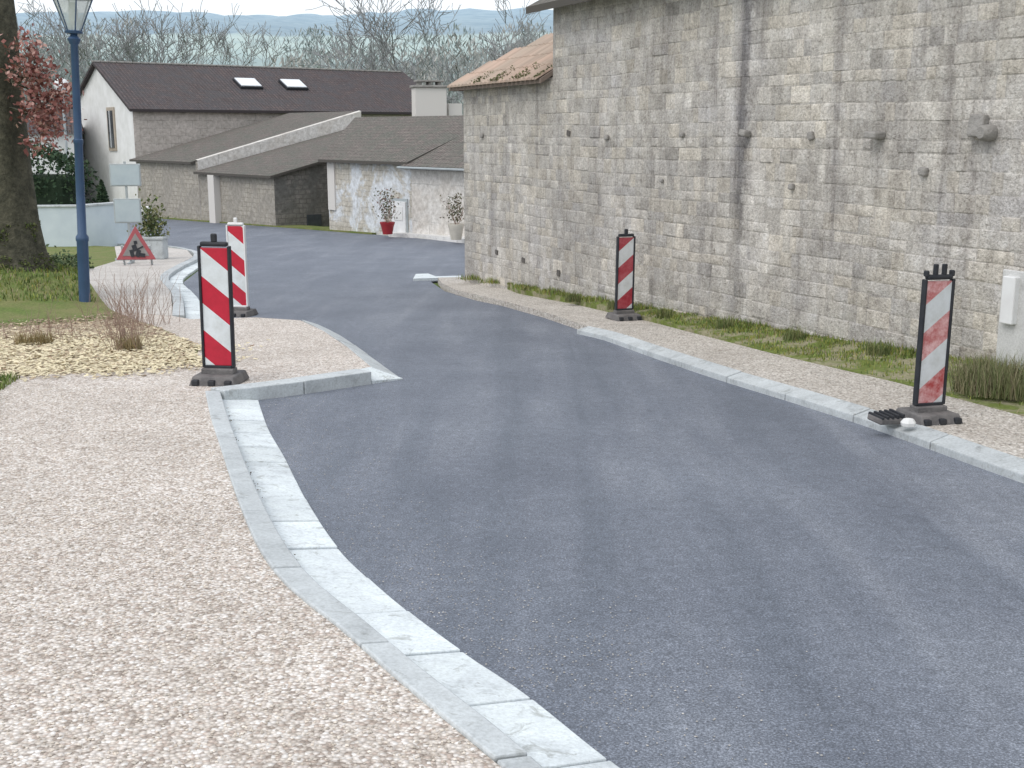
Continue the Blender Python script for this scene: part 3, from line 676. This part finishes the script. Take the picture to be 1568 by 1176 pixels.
for i,(x,y,h,sd) in enumerate([(-5.9,82,21,11),(-8.9,90,16,12),(-1.8,84,19,13),(1.6,80,17,14),(-25.6,86,20,15),(-30,84,18,16),(4.2,78,16,17),(-22.5,96,18,18)]):
    bare_tree(x,y,-2.9,h,sd)
V=[];F=[];C=[]
rng=random.Random(3)
clumps=[]
for i in range(150):
    y=rng.uniform(170,290); px=rng.choice([rng.uniform(-.18,.06),rng.uniform(-.16,.1),rng.uniform(-.46,-.31)])
    clumps.append((px*y,y,rng.uniform(5,12)))
for x,y,h in clumps:
    g=hillz(x,y); w=h*.55; base=rng.choice([(.35,.37,.35),(.32,.36,.35),(.38,.38,.35),(.30,.35,.33)])  # pale grey clump colours with distance haze painted in
    for _ in range(220):
        a=rng.uniform(0,6.28);rr=w*math.sqrt(rng.random());zz=h*(.08+.92*rng.random()); sh=math.sin(min(1,zz/h)*math.pi*.9)**.6
        p=Vector((x+math.cos(a)*rr*sh,y+math.sin(a)*rr*sh,g+zz)); s=rng.uniform(.15,.7)
        d=Vector((rng.gauss(0,.6),rng.gauss(0,.6),1)).normalized()*s*1.6;e=Vector((rng.gauss(0,1),rng.gauss(0,1),rng.gauss(0,.4))).normalized()*s*.35
        b=len(V);V+=[p-d,p+e,p+d,p-e];F.append((b,b+1,b+2,b+3));kk=rng.uniform(.88,1.12);C.append(tuple(c*kk for c in base))
obj('distant_woodland',V,F,LEAFR,cols=C)

oak=empty('oak_tree')
V=[];F=[]
rng=random.Random(5)
tx,ty=-7.72,18.2; tz=T(ty)+.1
prof=[(-.2,1.0),(.1,.80),(.35,.60),(.7,.47),(1.2,.40),(2,.36),(3,.34),(4,.32),(5.2,.30)]
n=22
for z,r in prof:
    for i in range(n):
        a=2*math.pi*i/n; rr=r*(1+.10*math.sin(5*a+z*.3)*(1.6 if z<.6 else .6)+.04*math.sin(11*a+z*2))
        V.append((tx+rr*math.cos(a)+.02*math.sin(z*2),ty+rr*math.sin(a),tz+z))
for j in range(len(prof)-1):
    for i in range(n): F.append((j*n+i,j*n+(i+1)%n,(j+1)*n+(i+1)%n,(j+1)*n+i))
obj('trunk',V,F,BARK,parent=oak,smooth=True)
segs=[];tips=[]
for p,d,L,r in [((tx+.2,ty-.1,tz+3.3),(.8,-.35,-.1),.42,.04),((tx+.2,ty-.2,tz+2.9),(.8,-.3,-.2),.38,.035),((tx,ty,tz+5),(.1,.2,1),2.5,.2),((tx,ty,tz+5),(-.8,.1,.8),2.5,.2),((tx,ty,tz+4.8),(-.4,.6,.8),1.8,.15)]:
    grow(p,d,L,r,3,segs,rng,tips,minr=.005,upw=.02)
V2,F2=tubes(segs); obj('limbs',V2,F2,BARK,parent=oak)
lp=[]
for p in tips:
    if p.z>3.6 or p.x<-6.2:
        for _ in range(5): lp.append(p+Vector((rng.gauss(0,.08),rng.gauss(0,.08),rng.gauss(0,.08))))
def clump(cx,cy,cz,r,n):
    for _ in range(n): lp.append(Vector((cx+rng.gauss(0,r),cy+rng.gauss(0,r),cz+rng.gauss(0,r*1.1))))
for c in [(-7.02,17.8,2.7,.14,150),(-6.80,17.7,2.35,.16,210),(-6.62,17.7,2.05,.13,150),(-7.0,17.7,1.95,.15,170),(-7.05,17.8,2.95,.10,80),(-6.78,17.7,1.65,.11,90),(-6.5,17.7,2.25,.09,50),(-7.08,17.7,1.5,.08,60)]: clump(*c)
cards('leaves',lp,.08,LEAFR,lambda:random.choice([(.33,.14,.125),(.41,.21,.18),(.25,.10,.085),(.45,.28,.24)]),parent=oak)
ivy=[]
for _ in range(1500):
    a=rng.uniform(-2.6,.9);z=rng.uniform(.0,1.5); r=.95-.5*min(1,z/.9)+.02 if z<.9 else .42
    ivy.append((tx+math.cos(a)*r,ty+math.sin(a)*r,tz+z*.8))
cards('trunk_moss',ivy,.05,LEAFR,lambda:random.choice([(.10,.13,.04),(.14,.16,.055),(.07,.09,.035)]),parent=oak)
def leafmass(name,pts_f,n,size,cols,parent=None): return cards(name,[pts_f() for _ in range(n)],size,LEAFR,lambda:random.choice(cols),parent=parent)
GR=[(.035,.07,.037),(.05,.09,.042),(.027,.052,.028),(.07,.11,.055)]
hd=empty('clipped_hedge')
def hp():
    a=random.uniform(0,6.28);u=random.uniform(-1,1);r=random.uniform(.86,1.02)*(1+.05*math.sin(a*7))
    c=math.sqrt(1-u*u); return (-15.9+2.7*r*c*abs(math.cos(a))**.7*(1 if math.cos(a)>0 else -1),37.5+1.3*r*c*math.sin(a),-.25+1.65*r*(abs(u)**.6)*(1 if u>0 else -1))
leafmass('foliage',hp,8500,.13,GR,hd)
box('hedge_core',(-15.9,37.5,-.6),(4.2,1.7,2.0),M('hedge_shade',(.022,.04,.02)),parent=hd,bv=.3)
cf=empty('conical_conifer')
def cp():
    h=random.random()**1.3;a=random.uniform(0,6.28);r=.42*(1-h)**.8*random.uniform(.8,1.05); return (-12.75+r*math.cos(a),37+r*math.sin(a),-1.5+1.75*h)
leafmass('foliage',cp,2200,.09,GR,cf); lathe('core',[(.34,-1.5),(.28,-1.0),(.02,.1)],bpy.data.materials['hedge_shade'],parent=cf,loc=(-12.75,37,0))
def lhp():
    x=random.uniform(-15,-8.9); y=24.3+(x+8.9)*-.25+random.uniform(-.7,.7); return (x,y,T(y)+.1+abs(random.gauss(0,.16)))
lhe=empty('low_ground_cover'); leafmass('foliage',lhp,6000,.09,[(.06,.10,.045),(.09,.13,.06),(.11,.14,.07)],lhe)
def stems(name,cx,cy,n,h,sp,off=.1):
    rng=random.Random(int(cx*100)); segs=[]
    for _ in range(n):
        x=cx+rng.gauss(0,sp);y=cy+rng.gauss(0,sp);z=T(y)+off; p=Vector((x,y,z)); d=Vector((rng.gauss(0,.28),rng.gauss(0,.28),1)).normalized();hh=h*rng.uniform(.4,1.1);r=.0035
        for i in range(4):
            q=p+d*hh/4; segs.append((p,q,r,r*.8)); 
            if i>0 and rng.random()<.6:
                e=(d+Vector((rng.gauss(0,.5),rng.gauss(0,.5),.2))).normalized(); segs.append((q,q+e*hh*.25,r*.8,r*.4))
            p=q;r*=.85;d=(d+Vector((rng.gauss(0,.1),rng.gauss(0,.1),0))).normalized()
    V,F=tubes(segs); obj(name,V,F,STEM)
stems('dry_shrub',-4.05,12.1,45,.6,.10); stems('dry_shrub',-4.75,14.6,60,.65,.3); stems('dry_shrub',-5.3,13.2,30,.35,.25); stems('dry_shrub',-4.4,13.3,30,.7,.12)
def tuft(name,cx,cy,n,h,r,cols,off=.1):
    def s(): a=random.uniform(0,6.28);q=r*math.sqrt(random.random());return cx+q*math.cos(a),cy+q*math.sin(a),off
    blades(name,s,n,h,lambda:random.choice(cols),.004)
tuft('dry_grass_tuft',-4.0,12.1,400,.14,.13,[(.38,.30,.17),(.31,.25,.13),(.44,.37,.24)])
tuft('dry_grass_tuft',-5.2,12.6,400,.12,.2,[(.33,.25,.13),(.28,.23,.11)])
for i in range(7): tuft('wall_weed',-.88+.415*(5+i*1.3)-.3,21.91-.91*(5+i*1.3)-.1,200,.13,.12,[(.15,.19,.07),(.11,.15,.05),(.23,.23,.10)],.15)
tuft('wall_weed',4.0,9.3,2000,.22,.42,[(.18,.20,.09),(.15,.18,.075),(.26,.24,.14),(.22,.19,.12)],.13)
def potted(name,x,y,z,pr,ph,mat,fh,fr,n,cols,size=.08):
    e=empty(name,(x,y,z)); lathe('pot',[(pr*.7,0),(pr*.95,ph*.7),(pr*1.08,ph*.85),(pr*1.1,ph),(pr*.9,ph),(pr*.85,ph*.9)],mat,parent=e)
    pts=[(random.gauss(0,fr*.5),random.gauss(0,fr*.5),ph+fh*(.1+.9*random.random())) for _ in range(n)]
    cards('foliage',pts,size,LEAFR,lambda:random.choice(cols),parent=e)
    rng=random.Random(2);segs=[];tp=[]
    for _ in range(5): grow((0,0,ph*.8),(rng.gauss(0,.35),rng.gauss(0,.35),1),fh*.6,.014,1,segs,rng,tp,minr=.005)
    V,F=tubes(segs);obj('stems',V,F,STEM,parent=e)
potted('potted_shrub',-4.35,41.3,T(41.3)+.14,.24,.42,RPOT,1.15,.38,330,[(.11,.14,.08),(.17,.16,.10),(.22,.15,.13)])
potted('potted_shrub',-1.78,37.6,T(37.6)+.14,.24,.5,M('cream_pot',(.62,.58,.50)),.95,.32,330,[(.13,.14,.08),(.2,.18,.11),(.16,.13,.09)])
pe=empty('stone_planter',(-8.65,28.6,T(28.6)+.1))
box('trough',(0,0,.25),(.5,.42,.5),KERB,parent=pe,bv=.04); box('trough_rim',(0,0,.52),(.56,.48,.07),KERB,parent=pe,bv=.02)
cards('foliage',[(random.gauss(-.08,.16),random.gauss(0,.14),.55+abs(random.gauss(.35,.28))) for _ in range(700)],.09,LEAFR,lambda:random.choice([(.09,.13,.05),(.15,.18,.07),(.21,.21,.10)]),parent=pe)
mb=empty('mailbox_post',(-9.4,30.2,T(30.2)+.1)); box('post',(0,0,.5),(.07,.07,1.0),GREY,parent=mb); box('box',(0,0,1.1),(.4,.3,.28),WPL,parent=mb,bv=.04)

# ---------------------------------------------------------------- beacons
def beacon(x,y,off,rz,mat,framem=BLACK,h=1.0,knobs=1,tilt=0,sc_=1.0):
    e=empty('traffic_beacon',(x,y,T(y)+off),rz); e.rotation_euler=(0,math.radians(tilt),rz); e.scale=(sc_,sc_,sc_)
    box('striped_panel',(0,0,.12+h/2+.03),(.236,.03,h),mat,parent=e,bv=.006)
    for sx in (-1,1): box('frame_side',(sx*.128,0,.12+h/2+.03),(.022,.055,h+.03),framem,parent=e,bv=.006)
    box('frame_top',(0,0,.12+h+.06),(.235,.055,.04),framem,parent=e,bv=.015); box('frame_bottom',(0,0,.13),(.235,.055,.045),framem,parent=e,bv=.006)
    if knobs==1:
        box('lamp_socket',(0,0,.12+h+.11),(.05,.04,.075),framem,parent=e,bv=.012)
    elif knobs==2:
        for kx in (-.035,.045): box('lamp_socket',(kx,0,.12+h+.115),(.035,.035,.10),framem,parent=e,bv=.008)
        for kx in (-.118,.118): box('corner_horn',(kx,0,.12+h+.09),(.03,.05,.05),framem,parent=e,bv=.01)
    w,d,hh=.20,.21,.085
    V=[(-w,-d,0),(w,-d,0),(w,d,0),(-w,d,0),(-w*.88,-d*.8,hh),(w*.88,-d*.8,hh),(w*.88,d*.8,hh),(-w*.88,d*.8,hh)]
    o=obj('rubber_foot',V,[(0,3,2,1),(4,5,6,7),(0,1,5,4),(1,2,6,5),(2,3,7,6),(3,0,4,7)],RUB,parent=e); bevel(o,.012)
    box('foot_socket',(0,0,.10),(.28,.12,.06),RUB,parent=e,bv=.01)
    for sx in (-.14,0,.14): box('foot_rib',(sx,-.19,.035),(.06,.06,.05),BLACK,parent=e,bv=.01)
    return e
R1=m_stripes('stripes_left',(.52,.014,.042),(.70,.74,.76),1); R2=m_stripes('stripes_right',(.38,.025,.045),(.66,.68,.69),-1,.2)
R3=m_stripes('stripes_faded',(.42,.06,.065),(.60,.63,.65),-1,1.0)
beacon(-2.52,9.92,.1,math.radians(-6),R1,tilt=.6,sc_=1.01)
beacon(-3.88,16.6,.0,math.radians(-12),R1,framem=WPL,h=1.12,knobs=1)
beacon(1.47,15.3,.09,math.radians(22),R2,tilt=.5,sc_=.93)
beacon(3.0,8.25,.085,math.radians(16),R3,knobs=2,tilt=.4,sc_=.88)
rm=empty('broken_rubber_foot',(2.66,8.12,T(8.12)+.10),.5)
box('slab',(0,0,.02),(.24,.14,.045),RUB,parent=rm,bv=.012,rot=(.12,.1,0))
for i in range(5): box('rib',(-.1+.05*i,0,.05),(.022,.14,.03),BLACK,parent=rm,bv=.004,rot=(.12,.1,0))
rk=lathe('plaster_chunk',[(.02,0),(.05,.01),(.055,.035),(.035,.065),(.01,.07)],WHITE,n=7,loc=(2.77,7.98,T(7.98)+.09),smooth=False); rk.scale=(1,.8,.9)

# ---------------------------------------------------------------- street lamp
sl_=empty('street_lamp',(-6.08,16.6,T(16.6)+.1)); sl_.rotation_euler=(0,math.radians(2.0),0)
lathe('post',[(.12,0),(.12,.05),(.085,.07),(.078,.12),(.078,.95),(.088,.97),(.088,1.02),(.062,1.06),(.058,2.3),(.066,2.31),(.066,2.36),(.055,2.37),(.05,3.62),(.065,3.64),(.09,3.70),(.05,3.74),(.04,3.80)],BLUE,parent=sl_)
z0=3.76
lathe('lantern_base',[(.04,z0),(.11,z0+.01),(.12,z0+.04),(.10,z0+.05)],BLUE,parent=sl_)
n=6;V=[];F=[]
for r,z in ((.10,z0+.05),(.27,z0+.47)):
    for i in range(n): a=2*math.pi*i/n; V.append((r*math.cos(a),r*math.sin(a),z))
F=[(i,(i+1)%n,n+(i+1)%n,n+i) for i in range(n)]
obj('lantern_glass',V,F,LGL,parent=sl_)
segs=[]
for i in range(n): segs.append((Vector(V[i])*1.0,Vector(V[n+i]),.012,.012))
for i in range(n): segs.append((Vector(V[n+i]),Vector(V[n+(i+1)%n]),.016,.016))
v2,f2=tubes(segs);obj('lantern_frame',v2,f2,BLUE,parent=sl_)
lathe('lantern_cap',[(.29,z0+.48),(.29,z0+.51),(.22,z0+.60),(.10,z0+.68),(.03,z0+.70),(.02,z0+.78)],BLUE,parent=sl_)
lathe('bulb',[(.02,z0+.12),(.06,z0+.2),(.06,z0+.34),(.03,z0+.42)],WPL,parent=sl_,n=12)
gl=empty('globe_lamp',(-16.35,44,T(44)))
lathe('post',[(.07,0),(.05,.3),(.045,5.1)],GREY,parent=gl,n=12)
lathe('globe',[(.03,5.1)]+[(.27*math.sin(math.pi*i/10),5.37-.27*math.cos(math.pi*i/10)) for i in range(1,10)]+[(.02,5.64)],WPL,parent=gl)

# ---------------------------------------------------------------- signs
sg=empty('temporary_road_sign',(-8.72,26.9,T(26.9)+.1),.15)
PP=M('pale_panel',(.50,.57,.59),(.44,.51,.54))
box('post',(0,.03,1.15),(.05,.04,2.3),GREY,parent=sg)
box('upper_panel',(0,0,2.0),(.68,.025,.5),GREY,parent=sg,bv=.02); box('upper_panel_face',(0,-.016,2.0),(.62,.006,.44),PP,parent=sg)
box('lower_panel',(0,0,1.2),(.6,.025,.55),GREY,parent=sg,bv=.02); box('lower_panel_face',(0,-.016,1.2),(.54,.006,.49),PP,parent=sg)
box('cross_bar',(0,.02,.1),(.7,.05,.05),GREY,parent=sg); box('foot_bar',(0,.0,.03),(.06,.7,.05),GREY,parent=sg)
tr=empty('roadworks_sign',(-8.35,26.1,T(26.1)+.02),.1); tr.rotation_euler=(math.radians(-8),0,.1)
def tri(name,r,y,th,mat,zc=.47):
    V=[]
    for yy in (y,y+th):
        for a in (90,210,330): V.append((r*math.cos(math.radians(a)),yy,zc+r*math.sin(math.radians(a))))
    o=obj(name,V,[(0,1,2),(5,4,3),(0,3,4,1),(1,4,5,2),(2,5,3,0)],mat,parent=tr); bevel(o,.02,3)
REDS=M('sign_red',(.40,.09,.10),(.34,.09,.10),4,.5)
tri('border',.50,0,.03,REDS); tri('face',.34,-.012,.02,M('sign_face',(.28,.26,.25),(.22,.21,.20),4,.6))
for a in ((0,.62,.07,.07),(-.02,.5,.1,.14),(.05,.38,.09,.16),(-.08,.38,.08,.16),(.14,.34,.12,.08),(.1,.5,.14,.03)): box('worker_symbol',(a[0],-.02,a[1]-.02),(a[2],.008,a[3]),BLACK,parent=tr,rot=(0,random.uniform(-.5,.5),0))
for sx in (-.3,.3): box('leg',(sx,.15,.25),(.04,.04,.65),GREY,parent=tr,rot=(.5,0,0))

# ---------------------------------------------------------------- light, world, camera
w=bpy.data.worlds.new('World'); sc.world=w; w.use_nodes=True; nt=w.node_tree; bg=nt.nodes['Background']
sk=nt.nodes.new('ShaderNodeTexSky'); sk.sky_type='NISHITA'; sk.sun_disc=False
EL_=math.radians(52); AZ=math.radians(225)
sk.sun_elevation=EL_; sk.sun_rotation=AZ; sk.air_density=1.0; sk.dust_density=3; sk.ozone_density=1
# uniform overcast veil over the physical sky
veil=mix(nt,.70,sk.outputs[0],(8.9,9.2,9.6))
nt.links.new(veil,bg.inputs['Color']); bg.inputs['Strength'].default_value=.15
sd=bpy.data.lights.new('sun','SUN'); sd.energy=1.15; sd.angle=math.radians(35); sd.color=(1,.98,.95)
so=bpy.data.objects.new('sun',sd); sc.collection.objects.link(so)
dirv=Vector((math.sin(AZ)*math.cos(EL_),math.cos(AZ)*math.cos(EL_),math.sin(EL_)))
so.rotation_euler=dirv.to_track_quat('Z','Y').to_euler()
cd=bpy.data.cameras.new('camera'); cd.sensor_width=36; cd.lens=1800/1568*36; cd.clip_end=3000; cd.clip_start=.05
co=bpy.data.objects.new('camera',cd); co.location=(0,0,CAMZ); co.rotation_euler=(math.radians(90)-math.atan(383/1800),0,0)
sc.collection.objects.link(co); sc.camera=co
sc.view_settings.view_transform='Standard'; sc.view_settings.look='None'; sc.view_settings.exposure=0
